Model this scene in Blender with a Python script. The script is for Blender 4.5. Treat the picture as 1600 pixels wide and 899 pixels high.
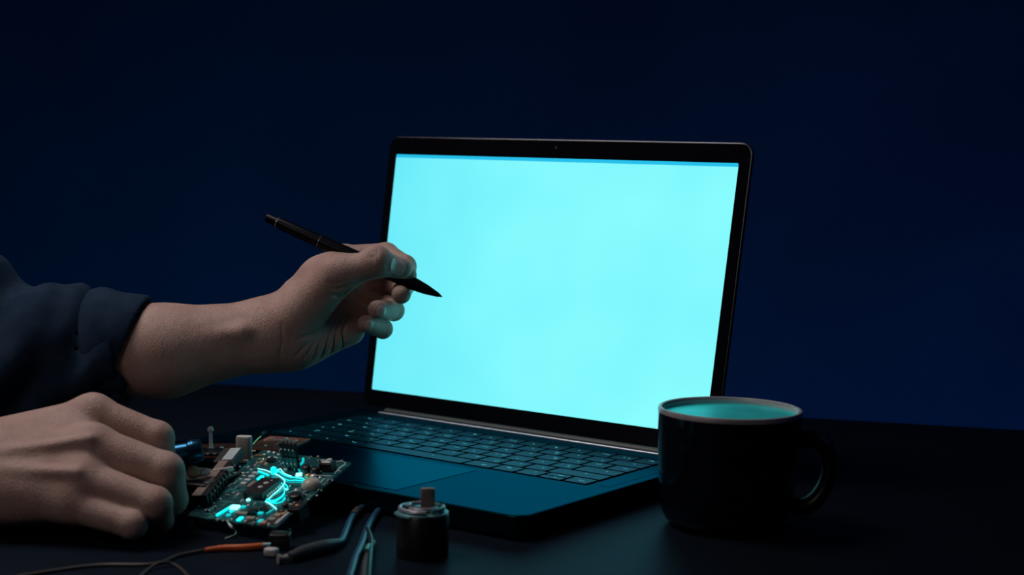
import bpy, bmesh, math, random
import numpy as np
from mathutils import Vector, Matrix
random.seed(4)
for o in list(bpy.data.objects): bpy.data.objects.remove(o)
S = bpy.context.scene
COL = S.collection
PI = math.pi

# ------------------------------------------------------------------ camera
F = 2485.856; CAMO = Vector((0, 0, 0.2494))
FW = Vector((0, .9765, -.2155)).normalized()
R0 = Vector((1, 0, 0)); U0 = R0.cross(FW)
ROLL = .0203
RT = (math.cos(ROLL)*R0 + math.sin(ROLL)*U0); UP = (-math.sin(ROLL)*R0 + math.cos(ROLL)*U0)
SH = 323.6
cam = bpy.data.cameras.new('camera'); co = bpy.data.objects.new('camera', cam); COL.objects.link(co)
M = Matrix((RT, UP, -FW)).transposed().to_4x4(); M.translation = CAMO; co.matrix_world = M
cam.sensor_width = 36; cam.sensor_fit = 'HORIZONTAL'; cam.lens = F*36/1600
cam.shift_y = SH/1600; cam.clip_start = .05
cam.dof.use_dof = True; cam.dof.focus_distance = 1.16; cam.dof.aperture_fstop = 7.0
S.camera = co

# ------------------------------------------------------------------ world, exposure, lights
S.view_settings.view_transform = 'Standard'; S.view_settings.look = 'None'
S.view_settings.gamma = 1; S.view_settings.exposure = 0; S.view_settings.use_curve_mapping = False
w = bpy.data.worlds.new('world'); S.world = w; w.use_nodes = True
w.node_tree.nodes['Background'].inputs[0].default_value = (.05, .15, .5, 1)
w.node_tree.nodes['Background'].inputs[1].default_value = .004

def area(name, loc, tgt, size, energy, color, sy=None, spread=PI):
    l = bpy.data.lights.new(name, 'AREA'); l.energy = energy; l.color = color; l.size = size
    if sy: l.shape = 'RECTANGLE'; l.size_y = sy
    l.spread = spread
    o = bpy.data.objects.new(name, l); COL.objects.link(o); o.location = loc
    o.rotation_euler = (Vector(tgt)-Vector(loc)).to_track_quat('-Z', 'Y').to_euler()
    return o
area('soft_lamp_above', (-.60, 1.22, 1.05), (-.25, 1.10, .08), .50, 1.5, (1, .86, .84), spread=1.5)
area('front_lamp', (-.75, .15, .75), (-.2, 1.15, .1), .45, .20, (1, .84, .80), spread=1.2)
area('wall_wash', (.9, 1.95, -.62), (.9, 2.62, -.05), 1.8, 1.9, (.0, .30, .97), .3)
area('wall_wash_left', (-.7, 1.95, -.5), (-.6, 2.62, .25), 1.1, 1.0, (.0, .46, .95), .3)
area('blue_fill', (1.6, .9, 1.3), (.1, 1.0, 0), 1.0, .6, (.05, .35, 1))  # added weak blue fill from the right, no visible source

# ------------------------------------------------------------------ pixel helpers (reference frame 1600x899)
def ray(x, y): return FW + RT*((x-800)/F) - UP*((y-449.5-SH)/F)
def at(x, y, d): return CAMO + ray(x, y)*d
def onz(x, y, z):
    r = ray(x, y); return CAMO + r*((z-CAMO.z)/r.z)
def onpl(x, y, P, n):
    r = ray(x, y); return CAMO + r*((P-CAMO).dot(n)/r.dot(n))

# ------------------------------------------------------------------ materials
def mat(name, color, rough=.5, metal=0, emit=None, es=1, bump=None, spec=.5, coat=0, sss=0, var=None, tint=None):
    m = bpy.data.materials.new(name); m.use_nodes = True; nt = m.node_tree; b = nt.nodes['Principled BSDF']
    b.inputs['Base Color'].default_value = (*color, 1); b.inputs['Roughness'].default_value = rough
    b.inputs['Metallic'].default_value = metal; b.inputs['Specular IOR Level'].default_value = spec
    b.inputs['Coat Weight'].default_value = coat
    if tint: b.inputs['Specular Tint'].default_value = (*tint, 1); b.inputs['Coat Tint'].default_value = (*tint, 1)
    if sss:
        b.inputs['Subsurface Weight'].default_value = sss; b.inputs['Subsurface Scale'].default_value = .006
        b.inputs['Subsurface Radius'].default_value = (1, .35, .2)
    if emit:
        b.inputs['Emission Color'].default_value = (*emit, 1); b.inputs['Emission Strength'].default_value = es
    tc = nt.nodes.new('ShaderNodeTexCoord')
    if var:   # var = (scale, colour2)
        n = nt.nodes.new('ShaderNodeTexNoise'); n.inputs['Scale'].default_value = var[0]; n.inputs['Detail'].default_value = 5
        nt.links.new(tc.outputs['Object'], n.inputs['Vector'])
        mx = nt.nodes.new('ShaderNodeMix'); mx.data_type = 'RGBA'
        mx.inputs[6].default_value = (*color, 1); mx.inputs[7].default_value = (*var[1], 1)
        rp = nt.nodes.new('ShaderNodeValToRGB'); rp.color_ramp.elements[0].position = .38; rp.color_ramp.elements[1].position = .62
        nt.links.new(n.outputs[0], rp.inputs[0]); nt.links.new(rp.outputs[0], mx.inputs[0]); nt.links.new(mx.outputs[2], b.inputs['Base Color'])
    if bump:  # (scale, strength, distance)
        n = nt.nodes.new('ShaderNodeTexNoise'); n.inputs['Scale'].default_value = bump[0]; n.inputs['Detail'].default_value = 4
        nt.links.new(tc.outputs['Object'], n.inputs['Vector'])
        bp = nt.nodes.new('ShaderNodeBump'); bp.inputs['Strength'].default_value = bump[1]; bp.inputs['Distance'].default_value = bump[2]
        nt.links.new(n.outputs[0], bp.inputs['Height']); nt.links.new(bp.outputs[0], b.inputs['Normal'])
    return m

m_desk = mat('desk_black', (.010, .017, .028), .46, .6, spec=.2, tint=(.05, .22, .42), bump=(900, .25, .0003), var=(14, (.012, .019, .031)))
m_wall = mat('wall_navy', (.035, .07, .15), .9, var=(3, (.045, .09, .18)))
m_floor = mat('floor_dark', (.02, .022, .03), .7, var=(8, (.03, .03, .04)))
m_skin = mat('skin', (.47, .335, .29), .50, sss=.10, var=(45, (.42, .275, .235)), spec=.4)
# fine skin relief: stretched wrinkles and pores
nt = m_skin.node_tree; b = nt.nodes['Principled BSDF']; tc = nt.nodes.new('ShaderNodeTexCoord')
v = nt.nodes.new('ShaderNodeTexVoronoi'); v.inputs['Scale'].default_value = 900; v.feature = 'DISTANCE_TO_EDGE'
mp = nt.nodes.new('ShaderNodeMapping'); mp.inputs['Rotation'].default_value = (.3, .9, .4); mp.inputs['Scale'].default_value = (1, 1, .28)
wn = nt.nodes.new('ShaderNodeTexNoise'); wn.inputs['Scale'].default_value = 260; wn.inputs['Detail'].default_value = 6
nt.links.new(tc.outputs['Object'], mp.inputs[0]); nt.links.new(mp.outputs[0], v.inputs[0]); nt.links.new(mp.outputs[0], wn.inputs[0])
ad = nt.nodes.new('ShaderNodeMath'); ad.operation = 'ADD'
nt.links.new(v.outputs[0], ad.inputs[0]); nt.links.new(wn.outputs[0], ad.inputs[1])
bp = nt.nodes.new('ShaderNodeBump'); bp.inputs['Strength'].default_value = .42; bp.inputs['Distance'].default_value = .0014
nt.links.new(ad.outputs[0], bp.inputs['Height']); nt.links.new(bp.outputs[0], b.inputs['Normal'])
m_nail = mat('nail', (.72, .56, .52), .25, coat=.6)
m_shirt = mat('shirt_navy', (.010, .026, .056), .95, bump=(1400, .8, .0008), var=(60, (.018, .038, .072)), spec=.1)
m_button = mat('button', (.03, .03, .04), .3)
m_hair = mat('hair', (.02, .014, .01), .5, bump=(300, 1, .004))
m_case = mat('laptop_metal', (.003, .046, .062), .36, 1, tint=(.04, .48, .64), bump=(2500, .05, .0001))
m_lidm = mat('lid_metal', (.10, .11, .13), .3, .8)
m_bezel = mat('bezel_black', (.004, .005, .008), .16)
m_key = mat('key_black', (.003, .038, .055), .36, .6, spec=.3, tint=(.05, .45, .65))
m_bed = mat('keyboard_well', (.004, .005, .007), .6)
m_leg = mat('key_legend', (.2, .6, .65), .5, emit=(.15, .85, 1), es=.36)
m_hinge = mat('hinge_metal', (.5, .52, .62), .35, .7)
m_rub = mat('rubber', (.01, .01, .012), .7)
m_screen = bpy.data.materials.new('screen_glow'); m_screen.use_nodes = True
nt = m_screen.node_tree; nt.nodes.clear()
out = nt.nodes.new('ShaderNodeOutputMaterial'); em = nt.nodes.new('ShaderNodeEmission'); tc = nt.nodes.new('ShaderNodeTexCoord')
sp = nt.nodes.new('ShaderNodeSeparateXYZ'); nt.links.new(tc.outputs['Object'], sp.inputs[0])
mr = nt.nodes.new('ShaderNodeMapRange'); mr.inputs[1].default_value = -.168; mr.inputs[2].default_value = -.02
nt.links.new(sp.outputs[0], mr.inputs[0])
no = nt.nodes.new('ShaderNodeTexNoise'); no.inputs['Scale'].default_value = 14; no.inputs['Detail'].default_value = 1
nt.links.new(tc.outputs['Object'], no.inputs[0])
mm = nt.nodes.new('ShaderNodeMath'); mm.operation = 'MULTIPLY_ADD'; mm.inputs[1].default_value = .55
nt.links.new(mr.outputs[0], mm.inputs[0])
m2 = nt.nodes.new('ShaderNodeMath'); m2.operation = 'MULTIPLY'; m2.inputs[1].default_value = .6
nt.links.new(no.outputs[0], m2.inputs[0]); nt.links.new(m2.outputs[0], mm.inputs[2])
mx = nt.nodes.new('ShaderNodeMix'); mx.data_type = 'RGBA'
mx.inputs[6].default_value = (.115, .78, .94, 1); mx.inputs[7].default_value = (.25, .98, 1, 1)
nt.links.new(mm.outputs[0], mx.inputs[0])
# thin blue menu strip along the top of the display
gt = nt.nodes.new('ShaderNodeMath'); gt.operation = 'GREATER_THAN'; gt.inputs[1].default_value = .2213
nt.links.new(sp.outputs[2], gt.inputs[0])
mx2 = nt.nodes.new('ShaderNodeMix'); mx2.data_type = 'RGBA'; mx2.inputs[7].default_value = (.02, .52, .83, 1)
nt.links.new(gt.outputs[0], mx2.inputs[0]); nt.links.new(mx.outputs[2], mx2.inputs[6])
nt.links.new(mx2.outputs[2], em.inputs[0]); em.inputs[1].default_value = 1.0; nt.links.new(em.outputs[0], out.inputs[0])
m_mug = mat('mug_black_glaze', (.004, .005, .009), .12, spec=.6, tint=(.3, .7, 1))
m_handle = mat('mug_handle_glaze', (.006, .006, .008), .34, spec=.4)
m_mugin = mat('mug_inside', (.55, .55, .56), .3)
m_liquid = mat('drink_cyan_reflection', (.06, .92, .92), .34, .35, var=(60, (.04, .80, .80)), spec=1, tint=(.1, 1, 1))  # pale drink; the screen's cyan reflection is put into its base colour
m_pen = mat('pen_black', (.002, .003, .006), .36, spec=.12)
m_pentrim = mat('pen_trim', (.30, .31, .33), .3, .9)
m_black = mat('plastic_black', (.008, .009, .012), .35)
m_black2 = mat('plastic_dark', (.03, .028, .028), .45)
m_pin = mat('pin_metal', (.85, .83, .80), .3, .5)
m_solder = mat('solder', (.85, .86, .88), .3, .35)
m_gold = mat('contact_gold', (.75, .50, .25), .3, .9)
m_tan = mat('flat_cable_tan', (.24, .18, .16), .5)
m_white = mat('white_label', (.50, .58, .60), .6, var=(300, (.35, .45, .48)))
m_beige = mat('beige_plastic', (.28, .28, .25), .5)
m_brown = mat('copper_board', (.42, .12, .07), .5, var=(120, (.26, .07, .045)))
m_glass = mat('led_glass', (.5, .6, .62), .08)
m_orange = mat('orange_insulation', (.60, .12, .03), .45)
m_wire = mat('wire_grey', (.05, .045, .045), .5)
m_blue = mat('wire_blue', (.015, .07, .15), .35)
m_teal = mat('copper_wire_teal', (.10, .28, .30), .35, .3)
m_tool = mat('tool_blue_highlight', (.02, .09, .17), .25, .8, tint=(.1, .5, .9))  # black tool; its blue highlight is put into the metal colour
m_res = mat('resistor_tan', (.45, .32, .24), .5)
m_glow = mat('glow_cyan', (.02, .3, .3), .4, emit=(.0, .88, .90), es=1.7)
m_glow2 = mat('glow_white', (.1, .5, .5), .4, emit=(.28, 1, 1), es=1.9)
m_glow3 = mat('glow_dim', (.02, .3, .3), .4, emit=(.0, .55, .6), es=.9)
m_pcb = mat('solder_mask', (.008, .060, .058), .3)
nt = m_pcb.node_tree; b = nt.nodes['Principled BSDF']; tc = nt.nodes.new('ShaderNodeTexCoord')
br = nt.nodes.new('ShaderNodeTexVoronoi'); br.distance = 'CHEBYCHEV'; br.feature = 'F1'; br.inputs['Scale'].default_value = 260
nt.links.new(tc.outputs['Object'], br.inputs[0])
rp = nt.nodes.new('ShaderNodeValToRGB'); rp.color_ramp.elements[0].position = .55; rp.color_ramp.elements[1].position = .60
rp.color_ramp.elements[0].color = (.005, .065, .072, 1); rp.color_ramp.elements[1].color = (.03, .19, .19, 1)
nt.links.new(br.outputs[0], rp.inputs[0]); nt.links.new(rp.outputs[0], b.inputs['Base Color'])

# ------------------------------------------------------------------ mesh helpers
def link_mesh(name, me, m=None, parent=None, smooth=True):
    o = bpy.data.objects.new(name, me); COL.objects.link(o)
    for x in ([m] if m is not None and not isinstance(m, (list, tuple)) else (m or [])): me.materials.append(x)
    if parent is not None: o.parent = parent
    if smooth:
        for p in me.polygons: p.use_smooth = True
    return o
def obj(name, bm, m=None, parent=None, smooth=False, sharp=None):
    bmesh.ops.recalc_face_normals(bm, faces=bm.faces)
    me = bpy.data.meshes.new(name); bm.to_mesh(me); bm.free()
    o = link_mesh(name, me, m, parent, smooth)
    if smooth:
        me.set_sharp_from_angle(angle=sharp or .7)
    return o
def thing(name, label, cat, loc=(0, 0, 0), rot=0, group=None):
    o = bpy.data.objects.new(name, None); COL.objects.link(o); o.location = loc; o.rotation_euler = (0, 0, rot)
    o.empty_display_size = .01
    return tag(o, label, cat, group)
def tag(o, label, cat, group=None):
    o['label'] = label; o['category'] = cat
    if group: o['group'] = group
    return o
def struct(o): o['kind'] = 'structure'; return o
def box(bm, c, s, rot=None, bevel=0, seg=2, mi=0):
    r = bmesh.ops.create_cube(bm, size=1)
    vs = r['verts']; mx = Matrix.Diagonal((*s, 1))
    if rot is not None: mx = rot.to_4x4() @ mx
    mx = Matrix.Translation(c) @ mx
    bmesh.ops.transform(bm, matrix=mx, verts=vs)
    fs = list({f for v in vs for f in v.link_faces})
    for f in fs: f.material_index = mi
    if bevel:
        es = list({e for v in vs for e in v.link_edges})
        bmesh.ops.bevel(bm, geom=es, offset=bevel, segments=seg, affect='EDGES', profile=.5)
def lathe(bm, prof, n=48, mtx=None, mi=0, close=False):
    rings = []
    for r, z in prof:
        if r < 1e-6: rings.append([bm.verts.new((0, 0, z))])
        else: rings.append([bm.verts.new((r*math.cos(2*PI*i/n), r*math.sin(2*PI*i/n), z)) for i in range(n)])
    vs = [v for q in rings for v in q]
    for a, b_ in zip(rings, rings[1:]):
        for i in range(n):
            j = (i+1) % n
            if len(a) == 1 and len(b_) == 1: continue
            if len(a) == 1: f = bm.faces.new((a[0], b_[i], b_[j]))
            elif len(b_) == 1: f = bm.faces.new((a[i], a[j], b_[0]))
            else: f = bm.faces.new((a[i], a[j], b_[j], b_[i]))
            f.material_index = mi
    if mtx is not None: bmesh.ops.transform(bm, matrix=mtx, verts=vs)
    return vs
def zto(d, loc=(0, 0, 0)):
    q = Vector(d).to_track_quat('Z', 'Y'); m = q.to_matrix().to_4x4(); m.translation = loc; return m
def smoothpath(pts, k=6):
    pts = [Vector(p) for p in pts]; P = [pts[0]]+pts+[pts[-1]]; out = []
    for i in range(1, len(P)-2):
        for s in range(k):
            t = s/k; a, b_, c, d = P[i-1], P[i], P[i+1], P[i+2]
            out.append(.5*((2*b_)+(c-a)*t+(2*a-5*b_+4*c-d)*t*t+(3*b_-a-3*c+d)*t**3))
    out.append(P[-2]); return out
def tube(bm, pts, r, n=10, k=6, mi=0, flat=None):
    pts = smoothpath(pts, k) if k > 1 else [Vector(p) for p in pts]
    N = len(pts); rs = r if isinstance(r, (list, tuple)) else [r]*N
    if len(rs) != N: rs = [float(np.interp(i/(N-1), np.linspace(0, 1, len(rs)), rs)) for i in range(N)]
    t0 = (pts[1]-pts[0]).normalized(); nrm = t0.orthogonal().normalized(); rings = []
    for i, p in enumerate(pts):
        t = (pts[min(i+1, N-1)]-pts[max(i-1, 0)]).normalized()
        nrm = (nrm - t*nrm.dot(t)).normalized(); bn = t.cross(nrm)
        rings.append([bm.verts.new(p+(nrm*math.cos(2*PI*j/n)+bn*math.sin(2*PI*j/n))*rs[i]) for j in range(n)])
    for a, b_ in zip(rings, rings[1:]):
        for j in range(n):
            f = bm.faces.new((a[j], a[(j+1) % n], b_[(j+1) % n], b_[j])); f.material_index = mi
    for rr in (rings[0][::-1], rings[-1]):
        f = bm.faces.new(rr); f.material_index = mi
def rrect(w_, h_, r, n=8):
    out = []
    for cx, cy, a0 in ((w_/2-r, h_/2-r, 0), (-w_/2+r, h_/2-r, PI/2), (-w_/2+r, -h_/2+r, PI), (w_/2-r, -h_/2+r, 1.5*PI)):
        for i in range(n+1):
            a = a0+PI/2*i/n; out.append((cx+r*math.cos(a), cy+r*math.sin(a)))
    return out
def prism(bm, outline, z0, z1, bev=0, mi=0, mtx=None):
    """extruded outline with softly chamfered top and bottom"""
    def ring(s, z):
        cx = sum(p[0] for p in outline)/len(outline); cy = sum(p[1] for p in outline)/len(outline)
        xs = max(abs(p[0]-cx) for p in outline); ys = max(abs(p[1]-cy) for p in outline)
        return [bm.verts.new((cx+(p[0]-cx)*(1-s/xs), cy+(p[1]-cy)*(1-s/ys), z)) for p in outline]
    st = [(0, z0), (0, z1)] if not bev else [(bev, z0), (bev*.3, z0+bev*.3), (0, z0+bev), (0, z1-bev), (bev*.3, z1-bev*.3), (bev, z1)]
    rs = [ring(s, z) for s, z in st]; n = len(outline); vs = [v for r in rs for v in r]
    for a, b_ in zip(rs, rs[1:]):
        for j in range(n):
            f = bm.faces.new((a[j], a[(j+1) % n], b_[(j+1) % n], b_[j])); f.material_index = mi
    for rr in (rs[0][::-1], rs[-1]):
        f = bm.faces.new(rr); f.material_index = mi
    if mtx is not None: bmesh.ops.transform(bm, matrix=mtx, verts=vs)
def one(name, fn, m, parent=None, smooth=False, sharp=None):
    bm = bmesh.new(); fn(bm); return obj(name, bm, m, parent, smooth, sharp)

# ------------------------------------------------------------------ setting
def slab(name, c, s, m):
    return struct(one(name, lambda bm: box(bm, c, s), m))
slab('wall_back', (0, 2.75, .85), (7, .1, 3.2), m_wall)
slab('floor', (0, 1.0, -.79), (7, 5, .1), m_floor)
DA = -.2305
desk = thing('desk', 'wide black desk with a matt top carrying the laptop, mug and parts', 'desk', (.0719, 1.5463, 0), DA)
one('desk_top', lambda bm: box(bm, (.40, -.46, -.0125), (2.04, .92, .025), bevel=.002), m_desk, desk)
for x in (-.57, 1.36):
    for y in (-.06, -.86):
        one('leg', lambda bm: box(bm, (x, y, -.3825), (.05, .05, .715), bevel=.003), m_black, desk)

# ------------------------------------------------------------------ laptop
W, D, H, T = .356, .2489, .2398, .017
lap = thing('laptop', 'open dark grey laptop with a blank glowing cyan screen', 'laptop', (.0086, 1.292, 0), -.628)
def base_cut(bm):
    prism(bm, rrect(W, D, .011), .0022, T, .0012, mtx=Matrix.Translation((0, -D/2, 0)))
def boolcut(o, cutbm):
    me = bpy.data.meshes.new('cut'); bmesh.ops.recalc_face_normals(cutbm, faces=cutbm.faces); cutbm.to_mesh(me); cutbm.free()
    c = bpy.data.objects.new('cut', me); COL.objects.link(c); c.matrix_world = o.matrix_world
    c.parent = o.parent
    md = o.modifiers.new('b', 'BOOLEAN'); md.object = c; md.operation = 'DIFFERENCE'; md.solver = 'EXACT'
    bpy.context.view_layer.update()
    nm = bpy.data.meshes.new_from_object(o.evaluated_get(bpy.context.evaluated_depsgraph_get()))
    o.modifiers.clear(); o.data = nm; bpy.data.objects.remove(c)
KU, KV0, KV1 = .1555, .0275, .1405
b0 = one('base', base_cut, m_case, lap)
cb = bmesh.new(); box(cb, (0, -(KV0+KV1)/2, T), (2*KU, KV1-KV0, .0028)); boolcut(b0, cb)
cb = bmesh.new()
TPW, TPV0, TPV1 = .066, .149, .2405
for c, s in (((0, -TPV0, T), (2*TPW+.0008, .0006, .0012)), ((0, -TPV1, T), (2*TPW+.0008, .0006, .0012)),
             ((-TPW, -(TPV0+TPV1)/2, T), (.0006, TPV1-TPV0+.0006, .0012)), ((TPW, -(TPV0+TPV1)/2, T), (.0006, TPV1-TPV0+.0006, .0012))):
    b2 = bmesh.new(); box(b2, c, s); boolcut(b0, b2)
cb.free()
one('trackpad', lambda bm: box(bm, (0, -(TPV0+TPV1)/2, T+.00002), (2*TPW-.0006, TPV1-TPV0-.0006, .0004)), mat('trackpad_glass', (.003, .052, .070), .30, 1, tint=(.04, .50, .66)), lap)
one('keyboard_well', lambda bm: box(bm, (0, -(KV0+KV1)/2, T-.00125), (2*KU-.0004, KV1-KV0-.0004, .0003)), m_bed, lap)
one('front_notch', lambda bm: box(bm, (0, -D+.0015, T-.0002), (.07, .004, .0012), bevel=.0004), m_bezel, lap)
u = (2*KU-.003)/14.5; rp_ = (KV1-KV0-.003)/6
rows = [[1.5]+[1]*13, [1]*13+[1.5], [1.5]+[1]*13, [1.75]+[1]*11+[1.75], [2.25]+[1]*10+[2.25], [1, 1, 1, 1.25, 5, 1.25, 1, 1, 1, 1]]
def keycap(wd, dp, seedv):
    bm = bmesh.new(); prism(bm, rrect(wd, dp, .0016, 3), T-.0011, T+.0004, .00025)
    rr = random.Random(seedv)
    for k in range(rr.choice((1, 1, 2, 2))):   # tiny backlit legend marks
        x = rr.uniform(-.12, .22)*wd; y = rr.uniform(-.2, .2)*dp
        if rr.random() < .75: 
            box(bm, (x, y, T+.00045), (rr.uniform(.0009, .0016), .0004, .00012), mi=1)
            box(bm, (x+.0005, y+.0006, T+.00045), (.0004, .0013, .00012), mi=1)
        else:
            for q in range(3): box(bm, (x+q*.0014, y, T+.00045), (.0008, .0008, .00012), mi=1)
    return bm
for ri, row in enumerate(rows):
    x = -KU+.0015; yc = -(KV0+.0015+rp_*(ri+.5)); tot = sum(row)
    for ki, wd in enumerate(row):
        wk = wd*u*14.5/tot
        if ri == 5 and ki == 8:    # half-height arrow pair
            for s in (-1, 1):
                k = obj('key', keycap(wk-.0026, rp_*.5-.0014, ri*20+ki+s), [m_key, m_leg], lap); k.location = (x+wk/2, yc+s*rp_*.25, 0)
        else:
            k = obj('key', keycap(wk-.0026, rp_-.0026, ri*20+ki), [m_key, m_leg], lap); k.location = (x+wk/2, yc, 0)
        x += wk
one('hinge', lambda bm: tube(bm, [(-.148, -.0105, T+.0005), (.131, -.0105, T+.0005), (.1345, -.0085, T+.0006), (.1355, -.004, T+.001)], .00125, 10, 4), m_hinge, lap, True)
one('hinge_cover', lambda bm: tube(bm, [(-.146, -.003, T), (.146, -.003, T)], .0042, 16, 1), m_black2, lap, True)
for s_ in (-1, 1): one('speaker_grille', lambda bm: box(bm, (s_*.166, -.085, T+.00001), (.009, .1, .0003)), m_case, lap)
for x in (-.15, .15):
    for y in (-.02, -D+.02): one('rubber_foot', lambda bm: lathe(bm, [(0, 0), (.007, 0), (.0075, .0024), (0, .0024)], 20, Matrix.Translation((x, y, 0))), m_rub, lap)
for k, yy in enumerate((-.04, -.06)): one('port', lambda bm: box(bm, (W/2, yy, .0095), (.0006, .009, .003)), m_bed, lap)
TA = Matrix.Rotation(-(PI/2-1.413), 4, 'X'); TA.translation = (0, 0, T)
def lidchild(o): o.matrix_local = TA; return o
RX = Matrix.Rotation(PI/2, 4, 'X')
def lidprism(bm, ww, z0, z1, y0, y1, r, bev=0, mi=0):
    prism(bm, rrect(ww, z1-z0, r), -y1, -y0, bev, mi, Matrix.Translation((0, 0, (z0+z1)/2)) @ RX)
lidchild(one('lid', lambda bm: lidprism(bm, W, .003, H, .0012, .0052, .010, .001), m_lidm, lap, True, .5))
lidchild(one('bezel', lambda bm: lidprism(bm, W-.002, .004, H-.001, .0002, .0013, .0095, .0003), m_bezel, lap))
lidchild(one('display', lambda bm: lidprism(bm, .336, .018, .2241, -.00005, .0003, .0012), m_screen, lap))
lidchild(one('webcam', lambda bm: lathe(bm, [(0, .0004), (.0012, .0004), (.0014, 0)], 16, Matrix.Translation((0, .0001, .2325)) @ RX), m_black2, lap))

# ------------------------------------------------------------------ mug
MX, MY, MR, MH = .1443, 1.0488, .0479, .0805
mug = thing('mug', 'black glazed mug with a pale rim standing right of the laptop', 'mug', (MX, MY, 0))
one('body', lambda bm: lathe(bm, [(0, .001), (.031, .001), (.0335, 0), (.037, .0015), (.0405, .0045), (.0432, .010), (.0445, .018), (.0460, .035), (.0471, .055), (.0478, MH-.0035)], 96), m_mug, mug, True)
one('rim', lambda bm: lathe(bm, [(.0478, MH-.0035), (.04795, MH-.0018), (.0475, MH-.0004), (.0465, MH), (.0454, MH-.0005), (.0448, MH-.002)], 96), mat('rim_glaze', (.42, .40, .42), .3, var=(40, (.30, .28, .30))), mug, True)
one('inner_wall', lambda bm: lathe(bm, [(.0448, MH-.002), (.0445, .04), (.042, .008), (.038, .005), (0, .005)], 96), m_mugin, mug, True)
_sp = smoothpath
def handle(bm):
    pts = _sp([(.042, 0, .0585), (.053, 0, .0615), (.0630, 0, .0575), (.0675, 0, .044), (.0650, 0, .029), (.0570, 0, .018), (.0430, 0, .0130)], 8)
    rot = Matrix.Rotation(-.12, 3, 'Z'); n = 14; N = len(pts); rings = []
    for i, p in enumerate(pts):
        t = (pts[min(i+1, N-1)]-pts[max(0, i-1)]).normalized(); bn = Vector((0, 1, 0)); nn = t.cross(bn); e = 1+.5*abs(i/(N-1)-.5)
        rings.append([bm.verts.new(rot @ (p+nn*.0052*e*math.cos(2*PI*j/n)+bn*.0075*e*math.sin(2*PI*j/n))) for j in range(n)])
    for a, b_ in zip(rings, rings[1:]):
        for j in range(n): bm.faces.new((a[j], a[(j+1) % n], b_[(j+1) % n], b_[j]))
    bm.faces.new(rings[0][::-1]); bm.faces.new(rings[-1])
one('handle', handle, m_handle, mug, True)
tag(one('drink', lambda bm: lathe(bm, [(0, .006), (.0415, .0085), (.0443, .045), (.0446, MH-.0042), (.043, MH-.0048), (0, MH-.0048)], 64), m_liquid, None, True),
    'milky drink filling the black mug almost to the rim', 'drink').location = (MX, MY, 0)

# ------------------------------------------------------------------ implicit surfaces (bodies and cloth)
def surface_nets(sdf, lo, hi, h, B=24):
    lo = np.array(lo, float); hi = np.array(hi, float); n = np.ceil((hi-lo)/h).astype(int)
    nb = -(-n//B); cells = []; verts = []; quads = []
    NX, NY, NZ = [int(q)*B+2 for q in nb]
    key = lambda i, j, k: (i.astype(np.int64)*NY+j)*NZ+k
    # skip blocks far from the surface
    bi = np.stack(np.meshgrid(*[np.arange(q) for q in nb], indexing='ij'), -1).reshape(-1, 3)
    cen = lo+(bi+.5)*B*h; dc = sdf(cen[:, 0], cen[:, 1], cen[:, 2]); rad = B*h*.5*1.75+2*h
    off = np.array([(a, b_, c) for a in (0, 1) for b_ in (0, 1) for c in (0, 1)])
    E12 = [(a, b_) for a in range(8) for b_ in range(a+1, 8) if np.abs(off[a]-off[b_]).sum() == 1]
    for q in bi[np.abs(dc) < rad*1.15]:
        o = q*B; g = np.arange(B+1)
        I, J, K = np.meshgrid(g+o[0], g+o[1], g+o[2], indexing='ij')
        X = lo[0]+I*h; Y = lo[1]+J*h; Z = lo[2]+K*h
        V = sdf(X.ravel(), Y.ravel(), Z.ravel()).reshape(X.shape); s = V < 0
        if s.all() or not s.any(): continue
        cv = np.stack([V[a:a+B, b_:b_+B, c:c+B] for a, b_, c in off], -1)
        neg = (cv < 0).sum(-1); act = np.argwhere((neg > 0) & (neg < 8)); C = cv[act[:, 0], act[:, 1], act[:, 2]]
        acc = np.zeros((len(act), 3)); cnt = np.zeros(len(act))
        for a, b_ in E12:
            va, vb = C[:, a], C[:, b_]; m = (va < 0) != (vb < 0); t = np.where(m, va/np.where(m, va-vb, 1), 0)
            acc += np.where(m[:, None], off[a]+(off[b_]-off[a])*t[:, None], 0); cnt += m
        verts.append(lo+(act+o+acc/cnt[:, None])*h)
        cells.append(key(act[:, 0]+o[0], act[:, 1]+o[1], act[:, 2]+o[2]))
        for ax in range(3):
            sl = [slice(0, B)]*3; s2 = [slice(0, B)]*3; s2[ax] = slice(1, B+1)
            e = np.argwhere(s[tuple(sl)] != s[tuple(s2)])
            if not len(e): continue
            flip = s[tuple(sl)][e[:, 0], e[:, 1], e[:, 2]]
            G = e+o; b1, c1 = (ax+1) % 3, (ax+2) % 3
            def kk(db, dc_):
                g_ = G.copy(); g_[:, b1] -= db; g_[:, c1] -= dc_; return key(g_[:, 0], g_[:, 1], g_[:, 2])
            Q = np.stack([kk(1, 1), kk(0, 1), kk(0, 0), kk(1, 0)], 1); Q[~flip] = Q[~flip][:, ::-1]; quads.append(Q)
    cells = np.concatenate(cells); verts = np.concatenate(verts); Q = np.concatenate(quads)
    od = np.argsort(cells); cs = cells[od]; idx = np.searchsorted(cs, Q); idx = np.clip(idx, 0, len(cs)-1)
    ok = (cs[idx] == Q).all(1); return verts[od], idx[ok]
def smin(a, b_, k):
    h_ = np.clip(.5+.5*(b_-a)/k, 0, 1); return b_*(1-h_)+a*h_-k*h_*(1-h_)
def smax(a, b_, k): return -smin(-a, -b_, k)
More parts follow.
